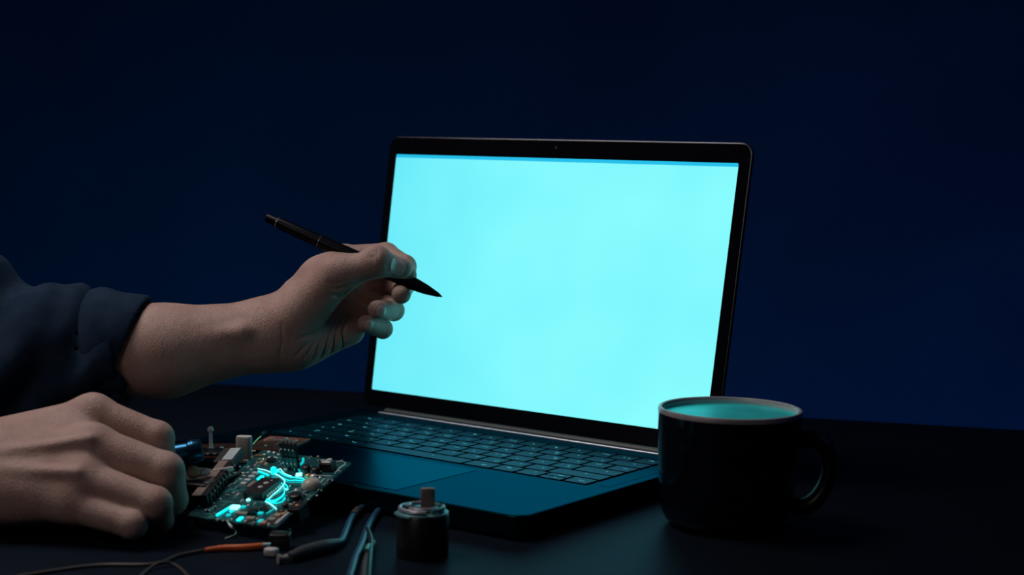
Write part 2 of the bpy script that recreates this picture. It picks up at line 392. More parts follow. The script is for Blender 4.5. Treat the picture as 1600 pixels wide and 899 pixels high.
def cone(X, Y, Z, a, b_, ra, rb, sq=None):
    """tapered capsule; sq=(axis,factor) flattens across an axis"""
    dx, dy, dz = X-a[0], Y-a[1], Z-a[2]; bx, by, bz = b_[0]-a[0], b_[1]-a[1], b_[2]-a[2]
    L = bx*bx+by*by+bz*bz+1e-12; t = np.clip((dx*bx+dy*by+dz*bz)/L, 0, 1)
    px, py, pz = dx-bx*t, dy-by*t, dz-bz*t
    if sq is not None:
        ax, f = sq; dd = px*ax[0]+py*ax[1]+pz*ax[2]; px, py, pz = px+dd*(f-1)*ax[0], py+dd*(f-1)*ax[1], pz+dd*(f-1)*ax[2]
        return (np.sqrt(px*px+py*py+pz*pz)-(ra+(rb-ra)*t))/max(1, f**.5)
    return np.sqrt(px*px+py*py+pz*pz)-(ra+(rb-ra)*t)
def ball(X, Y, Z, c, r): return np.sqrt((X-c[0])**2+(Y-c[1])**2+(Z-c[2])**2)-r
def mesh_np(name, V, Q):
    me = bpy.data.meshes.new(name); me.vertices.add(len(V)); me.vertices.foreach_set('co', V.astype(np.float32).ravel())
    me.loops.add(Q.size); me.loops.foreach_set('vertex_index', Q.astype(np.int32).ravel())
    me.polygons.add(len(Q)); me.polygons.foreach_set('loop_start', np.arange(0, Q.size, 4, dtype=np.int32))
    try: me.polygons.foreach_set('loop_total', np.full(len(Q), 4, dtype=np.int32))
    except Exception: pass
    me.update(calc_edges=True); me.validate(); return me
def A(x, y, d, minr=0):
    p = at(x, y, d)
    if minr and p.z < minr+.0004: p.z = minr+.0004
    return tuple(p)
def px(n, d=1.2): return n*d/F
def bounds(prims, pad):
    P = np.array([p for a, b_, ra, rb in prims for p in (np.array(a)-ra, np.array(a)+ra, np.array(b_)-rb, np.array(b_)+rb)])
    return P.min(0)-pad, P.max(0)+pad

# --- far (left) hand, palm towards the camera, holding the pen
SHL = (-.76, 1.36, .30); SHR = (-.78, .90, .28)
LW = A(432, 521, 1.212); LF = A(255, 549, 1.20); LE = A(-75, 556, 1.21)
PW2 = A(470, 515, 1.218)
Lfing = {
 'index': [A(536, 405, 1.246), A(604, 398, 1.243), A(633, 416, 1.225), A(636, 431, 1.212)],
 'middle': [A(548, 436, 1.250), A(604, 440, 1.262), A(630, 447, 1.240), A(627, 460, 1.212)],
 'ring': [A(550, 464, 1.248), A(602, 470, 1.264), A(615, 485, 1.240), A(589, 484, 1.208)],
 'pinky': [A(542, 492, 1.238), A(588, 508, 1.255), A(598, 514, 1.228), A(571, 506, 1.205)],
}
Lrad = {'index': (.0105, .0090, .0082, .0074), 'middle': (.0115, .0100, .0082, .0074), 'ring': (.0110, .0092, .0080, .0070), 'pinky': (.0100, .0082, .0073, .0062)}
THL = [A(458, 500, 1.200), A(527, 429, 1.186), A(588, 411, 1.180), A(628, 419, 1.192)]
def hand_left(X, Y, Z):
    d = cone(X, Y, Z, LE, LF, .034, .0335)
    d = smin(d, cone(X, Y, Z, LF, LW, .0335, .0245), .012)
    d = smin(d, cone(X, Y, Z, LW, PW2, .0245, .0240), .02)
    for k, (m0, r0) in {'index': (A(452, 492, 1.222), .018), 'middle': (A(455, 505, 1.226), .018), 'ring': (A(458, 522, 1.225), .018), 'pinky': (A(458, 540, 1.218), .0165)}.items():
        d = smin(d, cone(X, Y, Z, m0, Lfing[k][0], r0, Lrad[k][0]+.001), .010)
    # heel of the palm, thenar
    d = smin(d, cone(X, Y, Z, A(470, 540, 1.207), A(545, 515, 1.222), .0155, .0125), .010)
    th = cone(X, Y, Z, THL[0], THL[1], .0195, .0145)
    th = smin(th, cone(X, Y, Z, A(470, 462, 1.21), A(520, 420, 1.20), .015, .012), .012)
    th = smin(th, cone(X, Y, Z, THL[1], THL[2], .0128, .0100), .008)
    th = smin(th, ball(X, Y, Z, A(589, 405, 1.179), .0100), .006)
    th = smin(th, cone(X, Y, Z, THL[2], THL[3], .0098, .0080), .005)
    # web towards the index
    th = smin(th, cone(X, Y, Z, A(500, 430, 1.205), A(540, 415, 1.236), .0125, .0100), .012)
    d = smin(d, th, .007)
    d = smin(d, cone(X, Y, Z, A(322, 527, 1.181), A(378, 519, 1.182), .0010, .0032), .009)
    d = smin(d, cone(X, Y, Z, A(378, 519, 1.184), A(425, 510, 1.196), .0032, .0015), .009)
    fg = None
    for k, J in Lfing.items():
        r = Lrad[k]; f = cone(X, Y, Z, J[0], J[1], r[0], r[1])
        f = smin(f, cone(X, Y, Z, J[1], J[2], r[1], r[2]), .003); f = smin(f, cone(X, Y, Z, J[2], J[3], r[2], r[3]), .003)
        fg = f if fg is None else smin(fg, f, .0008)
    d = smin(d, fg, .0035)
    return d
def hit(f, x, y, d0, d1, n=400):
    """first point of a surface seen along a line of sight, with its outward normal"""
    r = ray(x, y); dd = np.linspace(d0, d1, n); P = np.array([list(CAMO+r*t) for t in dd])
    v = f(P[:, 0], P[:, 1], P[:, 2]); i = int(np.argmax(v < 0))
    if v[i] >= 0: i = int(np.argmin(v))
    elif i > 0:
        t = v[i-1]/(v[i-1]-v[i]); P[i] = P[i-1]+(P[i]-P[i-1])*t
    return Vector(P[i]), grad(f, P[i])
def grad(f, p):
    e = 1e-4; g = []
    for k in range(3):
        a = np.array(p, float); b_ = a.copy(); a[k] += e; b_[k] -= e
        g.append(float(f(*[np.array([q]) for q in a])[0]-f(*[np.array([q]) for q in b_])[0]))
    return Vector(g).normalized()
def creased(f, lines, d0, d1):
    """carve fine folds of skin along the given lines"""
    segs = []
    for pts, wd in lines:
        H = [hit(f, x, y, d0, d1) for x, y in pts]
        H = [h_[0]+h_[1]*.0002 for h_ in H]
        for k, (a, b_) in enumerate(zip(H, H[1:])):
            if (a-b_).length < .03: segs.append((a, b_, wd*(.5 if k == 0 else 1)*1.5, wd*1.5*(.4 if k == len(H)-2 else 1)))
    def g(X, Y, Z):
        d = f(X, Y, Z)
        for a, b_, ra, rb in segs: d = smax(d, -cone(X, Y, Z, a, b_, ra, rb), .0022)
        return d
    return g
# --- near (right) hand, a loose fist resting on the desk with its back towards the camera
RW = A(-55, 752, 1.022, .027); RE = (-.60, .93, .048)
Rf = {
 'index': [A(146, 650, 1.040), A(246, 684, 1.040), A(254, 735, 1.062), A(215, 752, 1.075)],
 'middle': [A(146, 700, 1.012), A(258, 736, 1.010), A(268, 780, 1.028), A(228, 790, 1.050)],
 'ring': [A(130, 750, .998), A(242, 787, .992, .0106), A(248, 812, 1.015, .009), A(205, 812, 1.035, .009)],
 'pinky': [A(112, 788, .995, .012), A(206, 820, .984, .0092), A(210, 825, 1.005, .008), A(175, 820, 1.022, .008)],
}
Rr = {'index': (.0135, .0108, .0092, .0078), 'middle': (.0145, .0122, .0102, .0082), 'ring': (.0130, .0108, .0090, .0075), 'pinky': (.0118, .0092, .0078, .0066)}
def hand_right(X, Y, Z):
    d = cone(X, Y, Z, RE, RW, .040, .0270)
    m0 = {'index': (A(-20, 710, 1.030), .0215), 'middle': (A(-20, 730, 1.020), .0215), 'ring': (A(-20, 755, 1.012), .021), 'pinky': (A(-25, 775, 1.01, .021), .0205)}
    for k in Rf:
        d = smin(d, cone(X, Y, Z, m0[k][0], Rf[k][0], m0[k][1], Rr[k][0]-.0012), .014)
        d = smin(d, ball(X, Y, Z, Rf[k][0], Rr[k][0]-.0008), .010)
    for x0, y0, d0, x1, y1, d1 in ((-20, 722, 1.026, 120, 680, 1.030), (-20, 742, 1.018, 115, 727, 1.010), (-20, 765, 1.012, 100, 772, 1.002)):
        d = smin(d, cone(X, Y, Z, A(x0, y0, d0), A(x1, y1, d1), .0200, .0118), .010)
    # extensor tendons
    d = smin(d, cone(X, Y, Z, A(-20, 712, .999), A(140, 686, .996), .0018, .0022), .006)
    d = smin(d, cone(X, Y, Z, A(0, 736, .993), A(120, 738, .984), .0012, .0016), .007)
    # thumb behind, pressing the tool
    T0, T1, T2, T3 = A(40, 730, 1.05), A(130, 705, 1.078), A(195, 706, 1.090), A(240, 710, 1.088)
    th = smin(cone(X, Y, Z, T0, T1, .018, .0125), cone(X, Y, Z, T1, T2, .0120, .0100), .005)
    th = smin(th, cone(X, Y, Z, T2, T3, .0100, .0080), .004); d = smin(d, th, .006)
    # fold the palm side closed
    d = smin(d, cone(X, Y, Z, A(60, 760, 1.03), A(150, 770, 1.035), .020, .015), .012)
    fg = None
    for k, J in Rf.items():
        r = Rr[k]; f = cone(X, Y, Z, J[0], J[1], r[0], r[1]-.0004)
        f = smin(f, cone(X, Y, Z, J[1], J[2], r[1], r[2]), .003); f = smin(f, cone(X, Y, Z, J[2], J[3], r[2], r[3]), .003)
        fg = f if fg is None else smin(fg, f, .0022)
    return smin(d, fg, .004)
# --- rest of the body, hidden under the shirt and outside the picture
HEAD = Vector((-.75, 1.13, .60))
def torso(X, Y, Z):
    d = cone(X, Y, Z, SHL, LE, .048, .038); d = smin(d, cone(X, Y, Z, SHR, RE, .048, .040), .02)
    c0 = (-.86, 1.13, .28)
    d = smin(d, cone(X, Y, Z, SHL, c0, .06, .09), .04); d = smin(d, cone(X, Y, Z, SHR, c0, .06, .09), .04)
    d = smin(d, cone(X, Y, Z, c0, (-.87, 1.13, -.12), .11, .12), .06)
    d = smin(d, cone(X, Y, Z, (-.83, 1.13, .36), (-.78, 1.13, .50), .058, .052), .03)
    h_ = cone(X, Y, Z, HEAD+Vector((-.015, 0, .04)), HEAD+Vector((-.01, 0, .02)), .082, .080)
    h_ = smin(h_, cone(X, Y, Z, HEAD+Vector((.02, 0, 0)), HEAD+Vector((.045, 0, -.075)), .062, .030), .04)
    h_ = smin(h_, cone(X, Y, Z, HEAD+Vector((.072, 0, .02)), HEAD+Vector((.092, 0, -.015)), .008, .013), .010)
    h_ = smin(h_, cone(X, Y, Z, HEAD+Vector((.068, .016, -.048)), HEAD+Vector((.068, -.016, -.048)), .008, .008), .008)
    for s in (-1, 1):
        h_ = smin(h_, cone(X, Y, Z, HEAD+Vector((-.005, s*.080, .02)), HEAD+Vector((0, s*.076, -.018)), .016, .011), .008)
        h_ = smax(h_, -ball(X, Y, Z, HEAD+Vector((.086, s*.030, .022)), .013), .012)
    return smin(d, h_, .025)
LOH = (-.31,)
def clipx(f, xmin):
    return lambda X, Y, Z: smax(f(X, Y, Z), xmin-X, .0005)
CR_L = [
 ([(546, 452), (538, 459), (528, 463), (516, 462)], .0009), ([(543, 446), (530, 452), (516, 451)], .0005), ([(540, 440), (526, 444), (512, 442)], .0004),
 ([(534, 470), (520, 490), (505, 508), (488, 522), (466, 530)], .0008),
 ([(540, 498), (536, 520), (533, 546)], .0007), ([(530, 502), (524, 526), (516, 553)], .0006), ([(521, 508), (512, 532), (500, 560)], .0007),
 ([(512, 514), (500, 536), (486, 563)], .0005), ([(504, 518), (490, 538), (474, 560)], .0006), ([(494, 523), (478, 540), (462, 556)], .0005),
 ([(584, 392), (582, 402), (584, 410)], .0004), ([(590, 390), (589, 400)], .0004), ([(578, 394), (576, 403)], .0003),
 ([(440, 505), (441, 530), (438, 556)], .0002), ([(574, 470), (576, 480)], .0004)]
hand_left_f = creased(hand_left, CR_L, 1.12, 1.30)
VL, QL = surface_nets(clipx(hand_left_f, -.43), (-.44, 1.10, .01), (-.05, 1.33, .22), .00100)
VR, QR = surface_nets(clipx(hand_right, -.60), (-.61, .88, -.002), (-.18, 1.14, .13), .0014)
VT, QT = surface_nets(torso, (-1.04, .80, -.30), (-.36, 1.50, .74), .008)
Vall = np.concatenate([VL, VR, VT]); Qall = np.concatenate([QL, QR+len(VL), QT+len(VL)+len(VR)])
person = thing('person', 'person in a navy shirt with rolled cuffs holding a pen before the screen', 'person', (-.74, 1.13, -.3))
person_off = Vector((.74, -1.13, .3))
def pchild(o): o.location = person_off; return o
body = pchild(link_mesh('body', mesh_np('body', Vall, Qall), m_skin, person))

def nail(x, y, d0, d1, along, wd, ln, f=hand_left):
    """curved plate laid on the finger; along = towards the fingertip"""
    p, n = hit(f, x, y, d0, d1); al = (Vector(along)-n*Vector(along).dot(n)).normalized(); sd = al.cross(n)
    bm = bmesh.new(); g = []; N = 11
    for i in range(N):
        row = []
        for j in range(N):
            a = (i/(N-1)-.5)*2; c = (j/(N-1)-.5)*2
            k = (1-max(0, c)**4*.35)*(1-max(0, -c)**4*.45)
            q = p+al*(c*ln*(1-.12*a*a))+sd*(a*wd*k)
            for it in range(5):
                v = float(f(np.array([q.x]), np.array([q.y]), np.array([q.z]))[0]); q = q-n*v
                if abs(v) > .004: break
            row.append(bm.verts.new(q+n*(.00055+.0003*max(0, c))))
        g.append(row)
    for i in range(N-1):
        for j in range(N-1): bm.faces.new((g[i][j], g[i+1][j], g[i+1][j+1], g[i][j+1]))
    r = bmesh.ops.extrude_face_region(bm, geom=bm.faces[:]); vs = [e for e in r['geom'] if isinstance(e, bmesh.types.BMVert)]
    bmesh.ops.translate(bm, verts=vs, vec=-n*.0009)
    return obj('fingernail', bm, m_nail, body, True)
def V3(x): return Vector(x)
nail(621, 417, 1.12, 1.25, V3(THL[3])-V3(THL[2])-UP*.004, .0060, .0072)
nail(597, 487, 1.15, 1.26, RT+UP*(-.15), .0040, .0040)
nail(577, 508, 1.15, 1.26, RT+UP*(-.1), .0036, .0036)

# --- shirt
CUFF = A(205, 552, 1.199); CUF2 = A(128, 545, 1.20); LEE = Vector(LE)
cdir = Vector(V3(A(250, 549, 1.2))-V3(A(60, 549, 1.2))).normalized()
def folds(X, Y, Z, a=1.0):
    # diagonal drag folds running up from the cuff towards the shoulder
    u_ = X*.75-Z*.66+Y*.15
    return (a+np.clip((-.30-X)*9, 0, .9))*(.0036*np.sin(u_*125+1.3*np.sin(Z*38+1)+1.0*np.sin(Y*50))+.0013*np.sin(u_*230+Z*70+2*np.sin(X*40)))
def shirt(X, Y, Z):
    d = cone(X, Y, Z, A(190, 550, 1.20), A(110, 549, 1.20), .0412, .0445)
    d = smin(d, cone(X, Y, Z, A(110, 549, 1.20), A(0, 552, 1.205), .0445, .0560), .01)
    d = smin(d, cone(X, Y, Z, A(0, 552, 1.205), A(-90, 550, 1.215), .0560, .066), .02)
    d = smin(d, cone(X, Y, Z, A(-90, 540, 1.22), SHL, .066, .074), .03)
    d = smin(d, cone(X, Y, Z, RE, SHR, .060, .07), .03)
    d = smin(d, cone(X, Y, Z, (-.50, .955, .055), RE, .050, .060), .02)
    c0 = (-.86, 1.13, .26)
    d = smin(d, cone(X, Y, Z, SHL, c0, .075, .115), .05); d = smin(d, cone(X, Y, Z, SHR, c0, .075, .115), .05)
    d = smin(d, cone(X, Y, Z, c0, (-.87, 1.13, -.12), .135, .145), .06)
    d = smin(d, cone(X, Y, Z, (-.835, 1.13, .36), (-.815, 1.13, .42), .075, .068), .02)
    d = d+folds(X, Y, Z)
    d = smax(d, -cone(X, Y, Z, (-.81, 1.13, .42), (-.77, 1.13, .60), .058, .075), .004)
    # open sleeve end
    d = smax(d, -cone(X, Y, Z, A(120, 550, 1.20), A(330, 545, 1.2), .036, .037), .003)
    return smax(d, -.30+0*X-(Z+.0)-0, .004) if False else d
def clip_plane(f, P, n):
    P = Vector(P); n = Vector(n).normalized()
    return lambda X, Y, Z: smax(f(X, Y, Z), (X-P.x)*n.x+(Y-P.y)*n.y+(Z-P.z)*n.z, .0015)
shirt_f = clip_plane(shirt, A(200, 550, 1.2), cdir)
VS, QS = surface_nets(shirt_f, (-1.04, .78, -.32), (-.24, 1.50, .50), .0036)
pchild(link_mesh('shirt', mesh_np('shirt', VS, QS), m_shirt, person))
# rolled cuff: a fat, slightly slanted band
cn = cdir.copy()
def cuff(X, Y, Z):
    d = cone(X, Y, Z, A(235, 543, 1.200), A(165, 540, 1.20), .0380, .0435)
    d = d+.0010*np.sin(X*90-Z*120+2*np.sin(Y*60))
    P = A(209, 552, 1.2); q = A(132, 545, 1.2)
    bend = .35*(np.abs(Z-P[2]+.004))**1.0
    d = smax(d, (X-P[0])*cn.x+(Z-P[2])*cn.z+(Y-P[1])*cn.y-bend-.001, .007)
    d = smax(d, -((X-q[0])*cn.x+(Z-q[2])*cn.z+(Y-q[1])*cn.y)-.002*np.sin(Z*110), .014)
    hole = cone(X, Y, Z, A(100, 548, 1.20), A(330, 544, 1.2), .0365, .037)
    return smax(d, -hole, .004)
VC, QC = surface_nets(cuff, (-.37, 1.10, .03), (-.25, 1.30, .20), .0016)
pchild(link_mesh('cuff', mesh_np('cuff', VC, QC), m_shirt, person))
def hair(X, Y, Z):
    d = cone(X, Y, Z, HEAD+Vector((-.03, 0, .055)), HEAD+Vector((-.035, 0, .0)), .088, .080)+.003*np.sin(X*160+2*np.sin(Y*90))*np.sin(Z*120)
    return smax(d, -cone(X, Y, Z, HEAD+Vector((.07, 0, .03)), HEAD+Vector((.03, 0, -.10)), .06, .09), .01)
VH, QH = surface_nets(hair, (-.91, 1.0, .45), (-.63, 1.26, .80), .006)
pchild(link_mesh('hair', mesh_np('hair', VH, QH), m_hair, person))

# ------------------------------------------------------------------ pen
p0 = V3(A(417, 340, 1.222)); p1 = V3(A(691, 464, 1.208)); L = (p1-p0).length
pen = thing('stylus_pen', 'slim black stylus pen gripped in the raised hand', 'pen', p0)
pd = (p1-p0).normalized(); pm = pd.to_track_quat('Z', 'Y').to_matrix().to_4x4()
def pl(name, prof, m):
    o = one(name, lambda bm: lathe(bm, prof, 32, pm), m, pen, True); return o
pl('barrel', [(0, .0095), (.0040, .0095), (.0045, .0115), (.0050, L*.30), (.0050, L*.302), (.00465, L*.304), (.00465, L*.307), (.0053, L*.309), (.0055, L*.55), (.0054, L*.78), (0, L*.78)], m_pen)
pl('cap', [(0, 0), (.0032, 0), (.0036, .0008), (.0037, .0085), (.0041, .0095), (0, .0096)], m_pen)
pl('trim_ring', [(.00375, .0088), (.0042, .0088), (.0042, .0096), (.0037, .0096)], m_pentrim)
pl('cap_ring', [(0, -.0004), (.0022, -.0004), (.0030, .0), (0, .0001)], m_pentrim)
pl('seam_ring', [(.0050, L*.3035), (.00515, L*.3035), (.00515, L*.3065), (.0050, L*.3065)], m_pentrim)
pl('tip_cone', [(0, L*.78), (.0054, L*.78), (.0050, L*.84), (.0038, L*.91), (.0018, L*.975), (.0008, L*.99), (.0003, L), (0, L)], m_pen)
# ------------------------------------------------------------------ tool held in the near fist
t0 = V3(A(205, 722, 1.062)); t1 = V3(A(316, 703, 1.068)); tl = (t1-t0).length
tool = thing('screwdriver_handle', 'short glossy black tool handle coloured with its blue highlight, gripped by the near fist', 'tool', t0)
tm = (t1-t0).to_track_quat('Z', 'Y').to_matrix().to_4x4()
one('grip', lambda bm: lathe(bm, [(0, 0), (.0058, 0), (.0066, .001), (.0068, tl*.8), (.0078, tl*.82), (.0078, tl*.97), (.0070, tl), (0, tl)], 28, tm), m_tool, tool, True)
one('ring', lambda bm: lathe(bm, [(.0079, tl*.86), (.0082, tl*.86), (.0082, tl*.885), (.0079, tl*.885)], 28, tm), m_tool, tool, True)

# ------------------------------------------------------------------ circuit board
PA = at(292, 806, 1.038); PB = at(431, 824, 1.005); PC = at(549, 723, 1.100)
ex = (PB-PA).normalized(); ey = (PC-PB); ey = (ey-ex*ey.dot(ex)*.55).normalized(); 
en = ex.cross(ey).normalized(); WX = (PB-PA).length; 
BM = Matrix((ex, ey, en)).transposed()
def loc(P): P = P-PA; e2 = (ey-ex*ey.dot(ex)).normalized(); y = P.dot(e2)/ey.dot(e2); return Vector((P.dot(ex)-y*ey.dot(ex), y, P.dot(en)))
ex2 = ex; ey2 = en.cross(ex).normalized()
pcb = thing('circuit_board', 'green circuit board with glowing cyan traces leaning on the laptop front edge', 'circuit board', PA)
RM = Matrix((ex2, ey2, en)).transposed()
pcb.rotation_euler = RM.to_euler()
def bl(x, y, up=0):
    """photo pixel -> board coordinates (on the board's top face, or up metres above it)"""
    P = onpl(x, y, PA+en*up, en)-PA; return Vector((P.dot(ex2), P.dot(ey2)))
cA, cB, cC, cD = (bl(*q) for q in ((292, 806), (431, 825), (549, 723), (410, 703)))
def board(bm):
    pts = [cA, cB, cC, cD]; vt = [bm.verts.new((p.x, p.y, 0)) for p in pts]; vb = [bm.verts.new((p.x, p.y, -.0016)) for p in pts]
    bm.faces.new(vt); bm.faces.new(vb[::-1])
    for i in range(4): bm.faces.new((vt[i], vb[i], vb[(i+1) % 4], vt[(i+1) % 4]))
one('board', board, m_pcb, pcb)
sk = (cC-cB).normalized(); SKA = math.atan2(sk.y, sk.x)-PI/2      # lean of the long side
def part(name, x, y, s, m, z=0, rot=None, bev=.0002, label=None):
    p = bl(x, y, z+s[2]/2); o = one(name, lambda bm: box(bm, (0, 0, s[2]/2), s, bevel=bev, seg=1), m, pcb)
    o.location = (p.x, p.y, z); o.rotation_euler = (0, 0, SKA if rot is None else rot)
    if label: o['label'] = label
    return o
def can(name, x, y, r, h_, m, mtop=None, z=0, dome=0):
    p = bl(x, y, z+h_); prof = [(0, 0), (r, 0), (r, h_*.8), (r*.93, h_*.92), (r*.8, h_), (0, h_+dome)]
    o = one(name, lambda bm: lathe(bm, prof, 20), m, pcb, True, .9); o.location = (p.x, p.y, z); return o
def smd(x, y, l=.0022, wd=.0012, h_=.0007, m=None, rot=None, name='resistor'):
    """chip component: body plus two bright solder ends"""
    bm = bmesh.new(); box(bm, (0, 0, h_/2), (l*.66, wd, h_)); 
    for s in (-1, 1): box(bm, (s*l*.42, 0, h_*.5), (l*.22, wd*1.05, h_*1.1), mi=1)
    o = obj(name, bm, [m or m_black, m_solder], pcb); p = bl(x, y); o.location = (p.x, p.y, 0)
    o.rotation_euler = (0, 0, (SKA if rot is None else rot)); return o
def dot(x, y, r, m=m_solder, name='solder_joint'):
    o = one(name, lambda bm: lathe(bm, [(r, 0), (r*.85, r*.4), (r*.5, r*.7), (0, r*.8)], 12), m, pcb, True, 2); p = bl(x, y); o.location = (p.x, p.y, 0); return o
# main chip
chip = part('chip', 410, 764, (.0145, .0265, .0050), m_black, bev=.0004)
for q in range(7):
    for s in (-1, 1):
        bm = bmesh.new(); box(bm, (s*.0078, (q-3)*.0029, .0012), (.0018, .0009, .0022)); lg = obj('pin', bm, m_pin, chip)
for x, y, r in ((0.001, .004, .0019), (0.0005, -.003, .0018), (.003, .0085, .0008)):
    bm = bmesh.new(); lathe(bm, [(r, .0050), (r*.9, .0054), (0, .0056)], 16, Matrix.Translation((x, y, 0))); o_ = obj('contact_dot', bm, m_pin, chip)
# pads rows left of the chip
for k in range(4):
    part('pad', 381+k*6.0, 756-k*5.4, (.0042, .0032, .0014), m_solder)
    part('pad', 376+k*5.4, 749-k*5.0, (.0022, .0016, .0008), m_solder)
part('label_strip', 393, 757, (.0032, .0100, .001), m_tan); part('light_bar', 407, 747, (.003, .006, .0012), m_glow)
# glowing traces
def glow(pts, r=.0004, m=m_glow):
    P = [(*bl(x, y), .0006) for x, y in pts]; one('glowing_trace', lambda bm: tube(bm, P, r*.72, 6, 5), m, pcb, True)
for pts, r, m in (
  ([(403, 734), (414, 736), (427, 741), (438, 746), (445, 754), (440, 763), (430, 772), (419, 782)], .00048, m_glow2),
  ([(404, 738), (420, 744)], .0008, m_glow),
  ([(417, 781), (424, 784), (436, 780), (444, 772), (444, 763), (440, 756)], .00045, m_glow),
  ([(434, 735), (440, 741), (450, 746), (464, 748), (474, 750), (480, 755)], .0006, m_glow),
  ([(432, 739), (438, 734), (444, 741), (456, 746)], .0004, m_glow2),
  ([(443, 752), (452, 755), (466, 755), (477, 757)], .0004, m_glow3),
  ([(442, 748), (450, 752), (462, 752), (474, 753)], .0005, m_glow),
  ([(446, 758), (450, 764), (446, 772), (438, 780), (428, 786), (416, 783)], .0005, m_glow),
  ([(444, 764), (438, 770), (428, 775), (422, 781)], .0004, m_glow3),
  ([(415, 785), (424, 790), (432, 797)], .0005, m_glow2), ([(416, 785), (430, 788), (440, 786), (446, 780)], .0004, m_glow),
  ([(432, 793), (425, 799), (416, 804)], .0005, m_glow3), ([(446, 765), (452, 768), (458, 766)], .0005, m_glow2),
  ([(456, 776), (448, 776), (442, 782)], .0003, m_glow3), ([(435, 762), (437, 768), (432, 772)], .0003, m_glow3),
  ([(474, 718), (473, 724), (466, 730), (461, 735)], .0012, m_glow3), ([(464, 731), (468, 737), (471, 742)], .0009, m_glow3)):
    glow(pts, r, m)
def led(x, y, s, m=m_glow, rot=None, name='led'): return part(name, x, y, s, m, rot=rot, bev=.0003)
can('led', 427, 731, .0021, .0045, m_glow, dome=.001); led(467, 742, (.0042, .0036, .0016), m_glow2, .5)
dot(385, 775, .0015, m_glow2, 'led'); dot(388, 782, .0016, m_glow2, 'led')
led(351, 798, (.0018, .0170, .0012), m_glow, SKA-.15); led(367, 793, (.0058, .0050, .0018), m_glow2); led(380, 792, (.0035, .003, .001), m_glow3); led(357, 805, (.003, .003, .001), m_glow3)
led(375, 811, (.003, .0055, .001), m_glow); led(407, 814, (.003, .004, .001), m_glow3); led(407, 802, (.0035, .003, .001), m_glow3); led(362, 799, (.002, .003, .001), m_glow)
# front components
part('small_chip', 395, 800, (.0050, .0046, .0028), m_black); part('small_chip', 413, 796, (.0042, .005, .003), m_black)
can('capacitor', 461, 772, .0050, .0042, m_black); dot(463, 767, .0017)
o_ = one('wire_loop', lambda bm: tube(bm, [(*(bl(463, 772)+Vector((math.cos(a)*.0072, math.sin(a)*.0072))), .001) for a in np.linspace(.2, 5.9, 14)], .0006, 6, 3), m_teal, pcb, True)
can('capacitor', 445, 787, .0022, .003, m_black2); can('capacitor', 440, 797, .0022, .003, m_black2)
for x, y, s in ((425, 813, (.0052, .0045, .0026)), (434, 806, (.0046, .0045, .002)), (412, 818, (.004, .004, .002)), (378, 803, (.0085, .0032, .0018)), (391, 811, (.0065, .004, .002)), (442, 803, (.004, .0055, .002))):
    part('ceramic_capacitor', x, y, s, m_res if s[0] < .005 else m_beige)
part('edge_shield', 441, 812, (.0022, .0175, .0024), m_pin); 
# hot glue blob, switches, small caps right
def blob(bm):
    lathe(bm, [(.0062, 0), (.0066, .002), (.0052, .0048), (.0028, .006), (0, .0063)], 18)
    for v in bm.verts: v.co.x *= 1+.18*math.sin(v.co.y*900); v.co.y *= 1.1+.12*math.cos(v.co.x*700)
o_ = one('glue_blob', blob, mat('hot_glue', (.48, .48, .42), .35, sss=.1), pcb, True, 2); p = bl(487, 762); o_.location = (p.x, p.y, 0)
can('capacitor', 478, 728, .0036, .0055, m_black); can('capacitor', 492, 731, .0034, .0050, m_black)
can('transistor', 481, 741, .0022, .003, m_gold); can('transistor', 489, 742, .0021, .003, m_pin); dot(479, 746, .0014); dot(500, 747, .0012)
sw = part('push_switch', 512, 728, (.0095, .0085, .0060), m_black, bev=.0005)
one('switch_cap', lambda bm: [box(bm, (0, 0, .0062), (.006, .005, .0006), bevel=.0002), box(bm, (.0015, .001, .0070), (.003, .003, .0010), Matrix.Rotation(.4, 3, 'Z')), box(bm, (-.0022, 0, .0068), (.0024, .003, .0009), Matrix.Rotation(-.5, 3, 'X'))], m_solder, sw)
for a, c, r in (((540, 727), (523, 742), .0004), ((524, 724), (541, 726), .0003), ((508, 750), (500, 758), .0004), ((470, 749), (520, 746), .0002), ((524, 728), (519, 735), .0003)):
    one('bare_wire', lambda bm: tube(bm, [(*bl(*a), .0008), (*bl((a[0]+c[0])/2+1, (a[1]+c[1])/2-1), .0016), (*bl(*c), .0008)], r, 6, 4), m_pin, pcb, True)
# pin header standing at the back
hp = bl(456, 733); hd = bpy.data.objects.new('pin_header', None); COL.objects.link(hd); hd.parent = pcb
bpy.data.objects.remove(hd)
def hdr(bm):
    for k in range(4):
        for z0, z1, s in ((0, .0092, .0031), (.0102, .0190, .0031)):
            box(bm, ((k-1.5)*.0034, 0, (z0+z1)/2), (s, .0034, z1-z0), bevel=.0003, seg=1)
    box(bm, (0, .0004, .0095), (.0128, .0022, .0186))
hh = one('pin_header', hdr, m_black, pcb); hh.location = (hp.x, hp.y, 0); hh.rotation_euler = (0, 0, -.05)
for k in range(4):
    for z in (.0048, .0149): one('pin', lambda bm: lathe(bm, [(.0007, -.0004), (.0007, .0004), (0, .0007)], 8, Matrix.Translation(((k-1.5)*.0034, -.0018, z)) @ RX), m_pin, hh)
    one('pin', lambda bm: box(bm, ((k-1.5)*.0034, 0, .0200), (.0006, .0006, .0020)), m_pin, hh)
